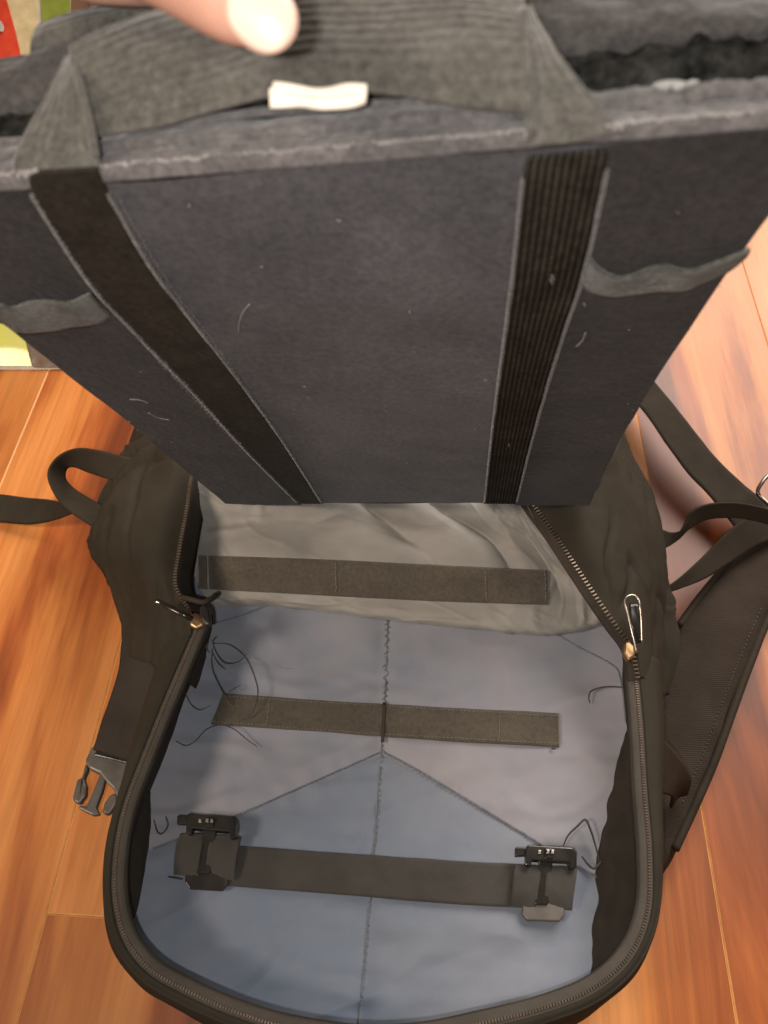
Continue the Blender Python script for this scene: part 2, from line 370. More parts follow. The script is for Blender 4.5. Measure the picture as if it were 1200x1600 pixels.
def profile(prof, disp=0.0):
    rows = []
    for (s, z, k) in prof:
        row = []
        for i in range(NLOOP+1):
            t = i/NLOOP
            ww = wsc(t) if s > 0.003 else 1.0
            inw = 1.0
            if False: inw = 1.0 + 0.9*max(0, (t-0.62)/0.38)*(1 if t < 0.93 else (1-t)/0.07*1.0) if z > 0.05 and z < 0.1 else 1.0
            p = loopc[i] + outs[i]*(s*ww*inw); p = Vector((p.x, p.y, z))
            if k: p += outs[i]*k*NZ((t*14, z*30, 0), 1.0, 3.1) + Vector((0, 0, k*0.6*NZ((t*11, z*20, 5), 1.0, 1.1)))
            row.append(p)
        rows.append(row)
    return rows
def loft_rows(name, rows, nv, mat, thick=0):
    return sheet(name, rows, NLOOP, nv, mat, bag, None, thick)
loft_rows('inner_gusset', profile([(0.006, LZ-0.012, 0), (0.003, LZ+0.004, .003), (0.0005, 0.086, .004), (-0.0025, 0.096, .003), (-0.0050, 0.1055, .0005), (-0.0045, 0.1075, 0)]), 24, M['gusset'], 0.0012)
loft_rows('zipper_tape', profile([(-0.0046, 0.1078, 0), (-0.0030, 0.1088, 0), (0.0, 0.1092, 0), (0.0029, 0.1090, 0)]), 6, M['tape'], 0.0006)
loft_rows('outer_wall', profile([(0.0022, 0.1094, 0), (0.0034, 0.1098, .0003), (0.0060, 0.1070, .0012), (0.0082, 0.096, .003), (0.0090, 0.070, .005), (0.0085, 0.040, .004), (0.006, 0.012, .003), (0.000, 0.002, 0)]), 30, M['shell'], 0.0012)

sheet('gusset_fold', [[PZ(*a) for a in ((1000, 1120, .10), (1004, 1200, .10), (1006, 1300, .098), (1006, 1400, .096), (985, 1480, .095), (935, 1545, .095))],
                      [PZ(*a) for a in ((985, 1140, .085), (972, 1205, .083), (962, 1300, .082), (955, 1400, .08), (942, 1480, .08), (922, 1550, .08))],
                      [PZ(*a) for a in ((978, 1152, .072), (952, 1225, .070), (934, 1300, .069), (926, 1390, .068), (916, 1480, .067), (908, 1560, .067))]], 80, 30, M['gusset'], bag,
      lambda i, j, p: .0022*NZ((p.x, p.y*.6, 0), 50, 3)+.001*NZ(p, 110, 5), .001)
sheet('gusset_fold', [[PZ(*a) for a in ((212, 1225, .10), (196, 1300, .10), (192, 1370, .098), (198, 1430, .096))],
                      [PZ(*a) for a in ((232, 1236, .085), (222, 1310, .083), (215, 1380, .082), (206, 1432, .08))],
                      [PZ(*a) for a in ((236, 1238, .072), (238, 1310, .070), (228, 1375, .069), (208, 1442, .068))]], 60, 24, M['gusset'], bag,
      lambda i, j, p: .0016*NZ(p, 50, 3), .001)

sheet('gusset_fold', [[PZ(300, 965, .104), PZ(290, 1010, .104), PZ(272, 1060, .102)], [PZ(322, 962, .088), PZ(314, 1015, .088), PZ(298, 1070, .086)], [PZ(334, 960, .073), PZ(326, 1018, .073), PZ(306, 1078, .072)]], 20, 16, M['gusset'], bag, lambda i, j, p: .001*NZ(p, 60, 3), .001)

# zipper teeth: one mesh per run of coil
def teeth(name, path, side, mat, step=0.00165, w_=0.0022, h_=0.0009, l_=0.0009, alt=True, up=None):
    verts, faces = [], []
    L = 0; acc = 0
    for i in range(len(path)-1):
        a, b = path[i], path[i+1]; d = (b-a); ln = d.length
        if ln < 1e-9: continue
        t = d/ln; s = side(i) if callable(side) else side
        u_ = t.cross(s).normalized();
        if u_.z < 0: u_ = -u_
        while acc < ln:
            c = a+t*acc + u_*0.0007
            for (x, y, z) in ((-1, -1, 0), (1, -1, 0), (1, 1, 0), (-1, 1, 0), (-.8, -.6, 1), (.8, -.6, 1), (.8, .6, 1), (-.8, .6, 1)):
                verts.append(c + s*(x*w_/2) + t*(y*l_/2) + u_*(z*h_))
            n = len(verts)-8
            for f in ((0, 1, 5, 4), (1, 2, 6, 5), (2, 3, 7, 6), (3, 0, 4, 7), (4, 5, 6, 7)): faces.append(tuple(n+q for q in f))
            acc += step
        acc -= ln
    return link(name, verts, faces, mat, bag, None, False, 'stuff')
teeth('zipper_teeth', [p + Vector((0, 0, -0.0012)) for p in loopc], lambda i: outs[i], M['darkteeth'], 0.0015, 0.0017, 0.0007, 0.0008)
# piping cord beside the zip
tube('piping', [loopc[i]+outs[i]*0.0052*wsc(i/NLOOP)**0.4+Vector((0, 0, -0.0014)) for i in range(0, NLOOP+1, 6)], 0.0011, M['shell'], bag, 8, 200)

# upper left shell
L_out = [(300, 560, .02), (235, 655, .03), (200, 705, .045), (162, 775, .055), (143, 850, .06), (165, 895, .06), (188, 950, .055), (196, 1020, .05)]
L_m1 = [(320, 570, .08), (262, 670, .095), (232, 722, .105), (200, 790, .112), (185, 850, .112), (205, 900, .108), (226, 960, .10), (224, 1035, .09)]
L_m2 = [(345, 580, .10), (285, 690, .118), (268, 735, .124), (248, 800, .127), (236, 860, .126), (245, 905, .121), (262, 955, .113), (262, 1040, .102)]
L_in = [(380, 600, .11), (315, 700, .118), (300, 745, .121), (292, 800, .122), (281, 860, .121), (275, 915, .118), (296, 955, .114), (300, 1000, .1085)]
L_fl = [(250, 560, -.002), (205, 680, -.002), (190, 740, -.002), (170, 800, -.002), (175, 860, -.002), (190, 900, -.002), (215, 960, -.002), (225, 1020, -.002)]
def wr(a, s, o=0, stretch=(1, 1, 1)):
    return lambda i, j, p: a*(NZ((p.x*stretch[0], p.y*stretch[1], p.z*stretch[2]), s, o)+0.5*NZ(p, s*2.3, o+3))
sheet('shell_panel', [pz(L_fl, 0), pz(L_out, 0), pz(L_m1, 0), pz(L_m2, 0), pz(L_in, 0)], 110, 70, M['shell'], bag,
      lambda i, j, p: (0.0045*NZ((p.x*1.6, p.y*.5, p.z), 17, 2)-0.0028*max(0, 1-abs(NZ((p.x*1.4, p.y*.6, p.z), 30, 9))*7)+.0006*NZ(p, 90, 9))*min(1, (1-j)*4)*min(1, j*4), 0.0012)
# upper right shell
R_in = [(740, 600, .11), (795, 735, .118), (830, 788, .121), (862, 832, .121), (895, 882, .121), (930, 935, .119), (960, 978, .116), (984, 1012, .113), (995, 1060, .110)]
R_m2 = [(770, 590, .10), (850, 700, .122), (888, 770, .128), (915, 820, .129), (940, 870, .127), (968, 925, .122), (990, 970, .118), (1000, 1015, .115), (1008, 1060, .111)]
R_m1 = [(800, 580, .09), (905, 670, .105), (945, 745, .114), (972, 810, .114), (992, 870, .112), (1010, 925, .108), (1020, 970, .105), (1022, 1015, .105), (1022, 1085, .101)]
R_out = [(850, 560, .03), (940, 630, .04), (985, 712, .05), (1018, 775, .055), (1036, 850, .055), (1044, 920, .055), (1046, 970, .055), (1046, 1015, .06), (1040, 1085, .06)]
R_fl = [(880, 560, -.002), (940, 650, -.002), (970, 730, -.002), (1000, 790, -.002), (1010, 850, -.002), (1015, 920, -.002), (1018, 970, -.002), (1018, 1020, -.002), (1014, 1060, -.002)]
sheet('shell_panel', [pz(R_fl, 0), pz(R_out, 0), pz(R_m1, 0), pz(R_m2, 0), pz(R_in, 0)], 110, 70, M['shell'], bag,
      lambda i, j, p: (0.0050*NZ((p.x*1.5, p.y*.5, p.z), 17, 5)-0.0030*max(0, 1-abs(NZ((p.x*1.3, p.y*.6, p.z), 28, 1))*7)+.0006*NZ(p, 90, 9))*min(1, (1-j)*4)*min(1, j*4), 0.0012)
# hidden crown of the bag, behind the lifted insert
sheet('top_panel', [pz([(300, 560), (400, 510), (600, 490), (750, 505), (850, 560)], .0), pz([(310, 575), (420, 530), (600, 510), (740, 525), (830, 575)], .05),
                    pz([(345, 600), (450, 570), (600, 560), (720, 570), (790, 600)], .095), pz([(380, 650), (480, 640), (600, 635), (690, 640), (760, 650)], .10),
                    pz([(330, 720), (460, 715), (600, 715), (700, 715), (790, 722)], .108)], 60, 40, M['shell'], bag, wr(0.004, 20, 3), 0.0015)

# lining of the back panel
lrows = []
Lh = [loopc[i] for i in range(0, 131, 5)]; Rh = [loopc[NLOOP-i] for i in range(0, 131, 5)]
Lo = [outs[i] for i in range(0, 131, 5)]; Ro = [outs[NLOOP-i] for i in range(0, 131, 5)]
def lrow(a, b):
    return [Vector((a.x+(b.x-a.x)*k/8, a.y+(b.y-a.y)*k/8, LZ+0.0*k)) for k in range(9)]
top_l = PZ(285, 860, .074); top_r = PZ(990, 880, .074)
lrows.append(lrow(top_l, top_r))
bk = [[PZ(255, 850, .062), PZ(600, 850, .062), PZ(1010, 870, .062)]]
for a, b, na, nb in zip(Lh, Rh, Lo, Ro):
    p, q = a+na*.004, b+nb*.004; bk.append([Vector((p.x, p.y, .060)), Vector(((p.x+q.x)/2, (p.y+q.y)/2, .060)), Vector((q.x, q.y, .060))])
sheet('back_panel', bk, 20, 60, M['gusset'], bag, None, .001)
for a, b, na, nb in zip(Lh, Rh, Lo, Ro):
    lrows.append(lrow(a+na*0.0035, b+nb*0.0035))
GR = [(PZ(597, 1174, LZ), PZ(240, 1326, LZ)), (PZ(597, 1174, LZ), PZ(935, 1372, LZ))]
def lin_disp(i, j, p):
    h = 0.0042*NZ((p.x, p.y*1.6, 0), 11, 4) + 0.0026*NZ((p.x*0.8+p.y*.6, p.y*2.2-p.x, 0), 24, 8) + 0.0010*NZ((p.x*.7, p.y*2, 0), 55, 2)
    h += 0.0016*max(0, 1-abs(NZ((p.x*.6+p.y*.5, p.y*1.5-p.x*.6, 0), 15, 6))*6)
    # long soft fold at the lower left, pucker along the centre seam
    q = PZ(0, 0, 0)
    edge = min(i, 1-i)
    h += 0.006*max(0, 1-edge/0.10)**2
    xs = p.x - (-0.002 + (p.y-0.2)*0.06)
    for (ga, gb) in GR:
        d_ = gb-ga; tt = max(0, min(1, (p-ga).xy.dot(d_.xy)/d_.xy.length_squared)); ds = (p.xy-(ga+d_*tt).xy).length
        h -= 0.0012*math.exp(-(ds/0.004)**2); h += 0.0003*math.exp(-(ds/0.012)**2)*math.sin(tt*60+NZ(p, 40)*3)
    h -= 0.0016*math.exp(-(xs/0.006)**2)
    h += 0.0012*math.exp(-(xs/0.02)**2)*math.sin(p.y*420+NZ(p, 30)*3)*0.5
    return h
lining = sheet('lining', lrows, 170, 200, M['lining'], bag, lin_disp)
lt = bvh(lining)

# bulging upper lining, gathered under the insert
rr = [[(338, 950, .074), (430, 948, .074), (600, 968, .074), (760, 984, .074), (860, 992, .074), (925, 981, .074), (972, 963, .074)],
      [(322, 934, .082), (430, 942, .082), (600, 963, .082), (760, 980, .082), (860, 988, .082), (925, 974, .082), (972, 958, .084)],
      [(308, 910, .084), (430, 920, .086), (600, 935, .086), (760, 948, .086), (860, 958, .086), (925, 950, .088), (962, 945, .092)],
      [(296, 870, .094), (430, 878, .094), (600, 888, .093), (760, 896, .093), (860, 905, .093), (905, 905, .094), (938, 928, .104)],
      [(293, 820, .098), (430, 826, .096), (600, 832, .094), (760, 845, .095), (830, 850, .099), (866, 855, .109), (898, 880, .115)],
      [(297, 780, .110), (430, 790, .104), (600, 796, .102), (740, 800, .103), (790, 802, .107), (820, 806, .113), (846, 815, .119)],
      [(306, 735, .117), (430, 745, .106), (600, 748, .104), (720, 750, .106), (760, 750, .110), (790, 752, .114), (805, 750, .119)]]
def roll_disp(i, j, p):
    h = 0
    # gathers fanning out of the top seam, soft crumple near the lower hem
    k = max(0.0, (j-0.38))/0.62
    f = max(0.0, min(1.0, k*3))*min(1.0, (1-j)*6+0.2)
    x = i*13+1.4*math.sin(i*9+j*4)+NZ((i*3, j*2, 0), 1.0, 4)*2.0
    h += f*0.0078*(abs(math.sin(x*1.05+j*3.4))**0.75-0.5)
    h += f*0.0040*NZ((i*5, j*2.5, 0), 1.0, 7)
    h += min(1, j*3)*(0.0030*NZ((i*6+j*3, j*3-i*2, 0), 1.0, 17)+0.0014*max(0, 1-abs(NZ((i*6-j*2, j*3+i, 0), 1.0, 23))*6)+0.0005*max(0, 1-abs(NZ((i*11+j*4, j*5-i, 0), 1.0, 33))*9))+0.0004*NZ(p, 110, 2)
    lo = max(0.0, 1-abs(j-0.13)/0.13)
    h += lo*0.0024*NZ((i*26+j*6, j*3, 0), 1.0, 1)
    rt = max(0.0, (i-0.80)/0.20)
    h += rt*0.0045*math.sin((i*1.1-j*0.35)*38)*min(1, j*5)*min(1, (1-i)*9)
    return h
roll = sheet('upper_lining', [[PZ(*a) for a in r] for r in rr], 240, 130, M['roll'], bag, roll_disp)
rt_ = bvh(roll)

# zipper along the upper flaps
zr = [cr(pz(R_in[1:], 0), i/120)+Vector((0, 0, .0006)) for i in range(121)]
zrin = [PZ(u-13, v+7, z-.002) for (u, v, z) in R_in[1:]]
strip2('zipper_tape', [PZ(*a) + Vector((0, 0, .001)) for a in R_in[1:]], zrin, 100, 4, M['gusset'], bag, None, .0008)
def side_r(i):
    t = (zr[min(i+1, 120)]-zr[i-1 if i else 0]).normalized(); s = Vector((t.y, -t.x, 0)).normalized(); return s
teeth('zipper_teeth', zr, side_r, M['teeth'], 0.0024, 0.0032, 0.0011, 0.0014)
zl = [cr(pz(L_in[1:7], 0), i/120)+Vector((0, 0, .0006)) for i in range(121)]
def side_l(i):
    t = (zl[min(i+1, 120)]-zl[i-1 if i else 0]).normalized(); return Vector((t.y, -t.x, 0)).normalized()
strip2('zipper_tape', [PZ(*a)+Vector((0, 0, .001)) for a in L_in[1:7]], [PZ(u+26, v+4, z-.022) for (u, v, z) in L_in[1:7]], 100, 4, M['gusset'], bag, None, .0008)
teeth('zipper_teeth', zl, side_l, M['darkteeth'], 0.0020, 0.0026, 0.0009, 0.0011)

# loop tape strips on the lining
def draped_strip(name, A, B, tree, mat, off=0.0014, nl=120, nw=12, th=0.0014, fz=.06):
    fa = [Vector((a[0], a[1], 0)) for a in A]; fb = [Vector((b[0], b[1], 0)) for b in B]
    rows = []
    for j in range(5):
        row = []
        for i in range(41):
            q = cr(fa, i/40).lerp(cr(fb, i/40), j/4); row.append(drape(tree, q.x, q.y, off, fz))
        rows.append(row)
    # smooth along the length: webbing is stiffer than the cloth under it
    for _ in range(3):
        rows = [[(r[max(i-1, 0)]+r[i]*2+r[min(i+1, 40)])/4 for i in range(41)] for r in rows]
    return sheet(name, rows, nl, nw, mat, bag, lambda i, j, p: 0.0003*NZ(p, 90, 3), th)
draped_strip('loop_tape', [(318, 868), (500, 874), (700, 884), (861, 892)], [(319, 920), (500, 930), (700, 940), (862, 945)], rt_, M['loop'], 0.002, fz=.08)
draped_strip('loop_tape', [(310, 868), (322, 868)], [(311, 920), (324, 921)], rt_, M['loop'], 0.0035, 6, 10, 0.0012, .08)
draped_strip('loop_tape', [(340, 1083), (520, 1096), (700, 1106), (880, 1115)], [(322, 1131), (500, 1143), (700, 1158), (882, 1167)], lt, M['loop'])
draped_strip('clip_strap', [(340, 1319), (520, 1333), (700, 1345), (850, 1353)], [(342, 1383), (520, 1397), (700, 1412), (850, 1420)], lt, M['strip'], 0.0022)
def stitches(name, pts, tree, mat, parent=bag, step=9.0, ln=5.5, rad=0.00035, off=0.0030, ang=0.0, fz=.06, jit=0.6, zz=False, place=None):
    """a broken row of short thread stitches along a polyline, joined as one part"""
    V, F = [], []
    fp = [Vector((a[0], a[1], 0)) for a in pts]
    tot = sum((fp[i+1]-fp[i]).length for i in range(len(fp)-1)); n = max(2, int(tot/step))
    put = place or (lambda u, v: drape(tree, u, v, off, fz))
    for k in range(n):
        c = cr(fp, (k+.5)/n); d = (cr(fp, min(1, (k+1)/n))-cr(fp, k/n)).normalized()
        an = ang*(1 if (not zz or k % 2) else -1)+random.uniform(-.12, .12)
        d = Vector((d.x*math.cos(an)-d.y*math.sin(an), d.x*math.sin(an)+d.y*math.cos(an), 0))
        c = c+Vector((random.uniform(-jit, jit), random.uniform(-jit, jit), 0))
        a = put(*(c-d*ln/2).xy); b = put(*(c+d*ln/2).xy); t = (b-a)
        if t.length > .01: continue
        t.normalize(); s = t.cross(Vector((0, .3, .95))).normalized(); u_ = s.cross(t)
        b0 = len(V)
        for q, rr_ in ((a, .5), (a.lerp(b, .5)+u_*rad*.8, 1), (b, .5)):
            for m in range(5): V.append(q+s*math.cos(m*math.tau/5)*rad*rr_+u_*math.sin(m*math.tau/5)*rad*rr_)
        for r_ in range(2):
            for m in range(5): F.append((b0+r_*5+m, b0+r_*5+(m+1) % 5, b0+r_*5+5+(m+1) % 5, b0+r_*5+5+m))
        F.append(tuple(b0+m for m in range(4, -1, -1))); F.append(tuple(b0+10+m for m in range(5)))
    return link(name, V, F, mat, parent, None, True, 'stuff')
stitches('stitching', [(605, 968), (604, 1000), (602, 1060), (601, 1098)], lt, M['seam'], step=6, ln=10, ang=.9, zz=True, rad=.00045, off=.0006)
stitches('stitching', [(598, 1160), (590, 1280), (583, 1335)], lt, M['seam'], step=6, ln=7, ang=.7, zz=True, rad=.00035, off=.0005)
stitches('stitching', [(578, 1400), (572, 1480), (563, 1580)], lt, M['seam'], step=6, ln=7, ang=.7, zz=True, rad=.00035, off=.0005)
def draped_tube(name, pts, rad, mat, tree=lt, off=0.0006, lift=None, n=None):
    fp = [Vector((a[0], a[1], 0)) for a in pts]; n = n or max(8, 6*len(pts)); P_ = []
    for i in range(n+1):
        q = cr(fp, i/n); P_.append(drape(tree, q.x, q.y, off+(lift(i/n) if lift else 0)))
    return tube(name, P_, rad, mat, bag, 6, n*2)
draped_tube('seam', [(606, 966), (601, 1100), (596, 1170), (583, 1340), (572, 1480), (560, 1600)], .0005, M['seam'], off=.0002)
draped_tube('seam', [(597, 1174), (520, 1208), (430, 1248), (340, 1290), (240, 1326)], .0007, M['seam'], off=.0002)
draped_tube('seam', [(597, 1174), (660, 1208), (750, 1262), (850, 1322), (935, 1372)], .0008, M['seam'], off=.0002)
stitches('stitching', [(597, 1174), (430, 1248), (300, 1305)], lt, M['seam'], step=6, ln=5, off=.0011, rad=.0004)
stitches('stitching', [(597, 1174), (750, 1262), (850, 1322), (925, 1368)], lt, M['seam'], step=6, ln=5, off=.0011, rad=.0004)
draped_tube('seam', [(332, 975), (380, 960), (432, 940)], .0006, M['seam'])
draped_tube('seam', [(858, 984), (905, 1012), (955, 1038), (970, 1062), (978, 1130)], .0006, M['seam'])
for xs, tr in (((758, 893, 760, 940), rt_), ((852, 896, 853, 940), rt_), ((524, 880, 525, 925), rt_)):
    stitches('stitching', [(xs[0], xs[1]), (xs[2], xs[3])], tr, M['brownstitch'], step=5, ln=3.5, off=.004, rad=.00028, fz=.08)
for xs in ((782, 1112, 779, 1158), (872, 1116, 873, 1164), (421, 1092, 416, 1135)):
    stitches('stitching', [(xs[0], xs[1]), (xs[2], xs[3])], lt, M['brownstitch'], step=5, ln=3.5, off=.0030, rad=.00025)
for pl in ([(345, 1088), (600, 1103), (876, 1119)], [(326, 1127), (600, 1147), (878, 1162)]):
    stitches('stitching', pl, lt, M['brownstitch'], step=6, ln=4, off=.0026, rad=.0002)
# centre tack on the second strip
draped_strip('tack', [(598, 1098), (603, 1098)], [(595, 1160), (600, 1160)], lt, M['gusset'], .0030, 4, 8, .0008)

# clips on the clip strap
def clip(cx, cy, rot, flip):
    base = drape(lt, cx, cy, 0.002)
    root = bpy.data.objects.new('buckle', None); col.objects.link(root); root.parent = bag; root.location = base-wloc(bag)
    def q(u, v, o=0.0):
        du, dv = u, v; c, s = math.cos(rot), math.sin(rot)
        p = PZ(cx+du*c-dv*s, cy+du*s+dv*c, base.z); return p+Vector((0, 0, o))
    def poly(name, pts, o, th, mat, bev=.0007): return prism(name, [q(u, v, o) for u, v in pts], None, Vector((0, 0, -th)), mat, root, bev)
    def rect(a, b, c, d): return [(a, b), (c, b), (c, d), (a, d)]
    # webbing wrapped over the clip, two lobes with a slot between
    def lobe(x0, x1):
        A = [q(x0, -28, .0045), q(x0-4, -10, .0062), q(x0-6, 15, .0060), q(x0-7, 34, .003)]
        B = [q((x0+x1)/2, -29, .0055), q((x0+x1)/2-2, -10, .0070), q((x0+x1)/2-4, 15, .0068), q((x0+x1)/2-4, 36, .0042)]
        Cc = [q(x1, -28, .0045), q(x1-2, -10, .0066), q(x1-5, 15, .0064), q(x1-6, 38, .004)]
        sheet('webbing_loop', [A, B, Cc], 20, 12, M['strip'], root, lambda i, j, p: .0003*NZ(p, 200), .0016)
    lobe(-42, -4); lobe(8, 52)
    poly('base_bar', [(-30, 24), (34, 24), (35, 46), (28, 56), (-23, 56), (-31, 46)], .0052, .0035, M['greyplastic'] if flip else M['plastic'])
    poly('stem', [(-8, -48), (14, -48), (12, 0), (8, 32), (-13, 32), (-9, 0)], .0066, .003, M['plastic'])
    poly('frame', [(-28, -57), (42, -55), (48, -48), (48, -24), (38, -22), (36, -32), (-20, -34), (-22, -24), (-30, -26), (-31, -50)], .0110, .006, M['plastic'])
    poly('latch', [(-46, -54), (-24, -54), (-22, -42), (-46, -40)], .0095, .004, M['plastic'])
    poly('latch', rect(-2, -52, 12, -36), .0122, .003, M['plastic'])
    for x in (-9, 3, 10): poly('rivet', rect(x-2.5, -49, x+2, -43), .0136 if x > -2 else .0119, .0008, M['steel'], 0.0003)
    for x in (-20, 20): poly('slot', rect(x-5, 38, x+6, 46), .0051, .0012, M['greyplastic'], .0003)
    return root
clip(325, 1337, 0.06, False)
clip(846, 1385, 0.03, True)

# loose threads
def thread(pts, rad=.00042, lift=.002, amp=.004, name='loose_thread'):
    draped_tube(name, pts, lambda t: rad*.8*(0.6+0.5*math.sin(t*3.1)), M['thread'], lt, .001, lambda t: lift+amp*math.sin(t*math.pi))
thread([(333, 1005), (360, 1008), (385, 1030), (400, 1065), (402, 1090), (392, 1115), (375, 1126)], amp=.008)
thread([(330, 998), (338, 1020), (352, 1036), (372, 1034), (386, 1022)], amp=.006)
thread([(334, 1003), (331, 1040), (345, 1075), (355, 1088), (364, 1102)], .0005)
thread([(356, 1082), (366, 1076), (377, 1070)], .0003)
thread([(289, 1080), (298, 1100), (312, 1109), (330, 1102)], .00034, amp=.002)
thread([(275, 1158), (290, 1165), (305, 1158), (322, 1140), (345, 1133), (365, 1139), (385, 1155), (402, 1167)], .0004, amp=.004)
thread([(330, 1016), (340, 1035), (352, 1046)], .0004)
thread([(326, 1004), (322, 1012), (327, 1020)], .0005)
thread([(333, 1002), (337, 996), (340, 995)], .0006)
thread([(984, 1075), (950, 1073), (925, 1079), (920, 1090), (922, 1099)], .0006, amp=.003)
thread([(880, 1322), (888, 1305), (902, 1291), (914, 1281), (922, 1295), (930, 1320), (936, 1345)], .0008, amp=.004)
thread([(909, 1338), (918, 1350), (928, 1357), (940, 1346)], .0008, amp=.002)
thread([(240, 1280), (246, 1300), (254, 1302), (262, 1290), (259, 1276)], .0005, amp=.002)
thread([(862, 1166), (863, 1170), (868, 1170)], .0006, .001, .0005)
thread([(262, 1370), (275, 1372), (285, 1374)], .0006, .004, .001)

# sliders and pulls
def slider(u, v, z, s, mat):
    r = bpy.data.objects.new('zipper_slider', None); col.objects.link(r); r.parent = bag; c = PZ(u, v, z); r.location = c-wloc(bag)
    return r, c
r, c = slider(306, 968, .120, 1, None)
prism('body', [PZ(u, v, .121) for u, v in ((296, 962), (304, 955), (318, 962), (318, 976), (306, 982), (296, 976))], None, Vector((0, 0, -.005)), M['brass'], r, .0012)
prism('body', [PZ(u, v, .128) for u, v in ((318, 941), (328, 950), (330, 974), (322, 977), (312, 966), (311, 948))], None, Vector((0, 0, -.005)), M['plastic'], r, .0015)
tube('pull', [PZ(300, 967, .1275), PZ(285, 960, .1310), PZ(262, 949, .131), PZ(245, 940, .128)], .0016, M['plastic'], r)
tube('pull', [PZ(285, 933, .122), PZ(300, 937, .127), PZ(316, 941, .127), PZ(328, 937, .125), PZ(337, 930, .120)], .0017, M['gusset'], r)
tube('pull_pin', [PZ(244, 940, .130), PZ(250, 942, .130)], .0010, M['steel'], r)
r, c = slider(982, 1012, .118, 1, None)
prism('body', [PZ(u, v, .120) for u, v in ((975, 1003), (984, 1000), (993, 1010), (992, 1026), (982, 1032), (974, 1020))], None, Vector((0, 0, -.005)), M['brass'], r, .0014)
tube('pull', [PZ(u, v, z) for u, v, z in ((995, 1020, .122), (988, 990, .127), (981, 960, .130), (976, 943, .131), (978, 934, .132), (988, 930, .132), (997, 936, .131), (1000, 950, .130), (1002, 972, .126), (1003, 1005, .121))], .0007, M['steel'], r, 8, 60)
sheet('pull_tab', [[PZ(983, 943, .1275), PZ(986, 975, .126), PZ(993, 1005, .120)], [PZ(997, 943, .1275), PZ(1001, 975, .125), PZ(1003, 1005, .120)]], 12, 6, M['plastic'], r, None, .001)

# ---- straps
def sp(lst): return [PZ(*a) for a in lst]
# right: long webbing coming from behind the insert
strip2('webbing_strap', sp([(985, 560, .03), (1027, 602, .03), (1060, 645, .03), (1092, 685, .028), (1125, 725, .025), (1182, 773, .02), (1240, 822, .016)]),
       sp([(960, 590, .03), (1007, 645, .03), (1042, 695, .03), (1075, 738, .028), (1117, 784, .025), (1165, 840, .02), (1215, 890, .016)]), 60, 10, M['web'], bag, wr(.0015, 25, 1), .0018)
strip2('webbing_strap', sp([(1030, 826, .05), (1050, 832, .05), (1066, 826, .055), (1080, 800, .062), (1105, 788, .065), (1142, 785, .066), (1180, 790, .064), (1215, 802, .06), (1250, 830, .05)]),
       sp([(1034, 858, .045), (1046, 853, .045), (1060, 842, .048), (1077, 826, .052), (1100, 813, .055), (1130, 809, .056), (1165, 811, .055), (1205, 822, .05), (1235, 850, .04)]), 80, 10, M['web'], bag, None, .0018)
strip2('webbing_strap', sp([(1030, 925, .040), (1062, 903, .042), (1100, 868, .044), (1140, 828, .045), (1180, 800, .045), (1230, 780, .04)]),
       sp([(1030, 930, .038), (1062, 920, .038), (1100, 905, .038), (1140, 880, .036), (1190, 850, .035), (1240, 835, .03)]), 60, 10, M['web'], bag, None, .0018)
ps = [sp([(1260, 800, .006), (1200, 828, .006), (1150, 862, .006), (1095, 925, .006), (1055, 980, .006), (1020, 1060, .006), (1000, 1160, .006), (995, 1260, .006), (995, 1360, .006)]),
      sp([(1262, 805, .022), (1205, 836, .022), (1158, 870, .022), (1105, 932, .022), (1063, 990, .022), (1030, 1065, .022), (1015, 1160, .022), (1005, 1260, .022), (1000, 1355, .022)]),
      sp([(1275, 840, .028), (1225, 875, .028), (1180, 925, .028), (1135, 990, .028), (1100, 1065, .028), (1072, 1140, .027), (1045, 1220, .025), (1028, 1290, .022), (1015, 1350, .020)]),
      sp([(1285, 880, .022), (1238, 918, .022), (1197, 960, .022), (1165, 1035, .022), (1138, 1108, .021), (1108, 1190, .020), (1075, 1265, .019), (1048, 1325, .018), (1028, 1365, .016)]),
      sp([(1290, 890, .006), (1246, 925, .006), (1204, 968, .006), (1172, 1042, .006), (1145, 1115, .006), (1115, 1197, .006), (1082, 1272, .006), (1054, 1333, .006), (1030, 1372, .006)])]
pad = sheet('shoulder_strap', ps, 100, 40, M['pad'], bag, wr(.002, 22, 6), .001)
pt = bvh(pad)
stitches('stitching', [(1190, 950), (1155, 1030), (1128, 1100), (1098, 1180), (1066, 1255)], pt, M['strip'], step=6, ln=4.5, off=.001, rad=.0004)
tube('strap_binding', [p+Vector((0, 0, .004)) for p in sp([(1285, 885, .018), (1242, 922, .018), (1201, 964, .018), (1169, 1039, .018), (1142, 1112, .017), (1112, 1194, .016), (1079, 1269, .015), (1051, 1329, .014)])], .0030, M['web'], bag, 8, 90)
tube('strap_binding', [p+Vector((0, 0, .002)) for p in sp([(1260, 802, .018), (1200, 830, .018), (1152, 866, .018), (1098, 928, .018), (1060, 980, .018)])], .0028, M['web'], bag, 8, 60)
sheet('side_tab', [sp([(1030, 1150, .08), (1062, 1185, .06), (1078, 1215, .045), (1074, 1240, .03)]), sp([(1030, 1190, .075), (1050, 1215, .06), (1060, 1232, .045), (1058, 1246, .03)]),
                   sp([(1030, 1240, .07), (1042, 1242, .06), (1050, 1246, .045), (1048, 1262, .03)])], 24, 14, M['web'], bag, None, .002)
# steel adjuster at the right edge
tube('adjuster', sp([(1215, 742, .035), (1200, 744, .035), (1190, 755, .034), (1184, 768, .032), (1190, 778, .03), (1215, 800, .03)]), .0016, M['darksteel'], bag)
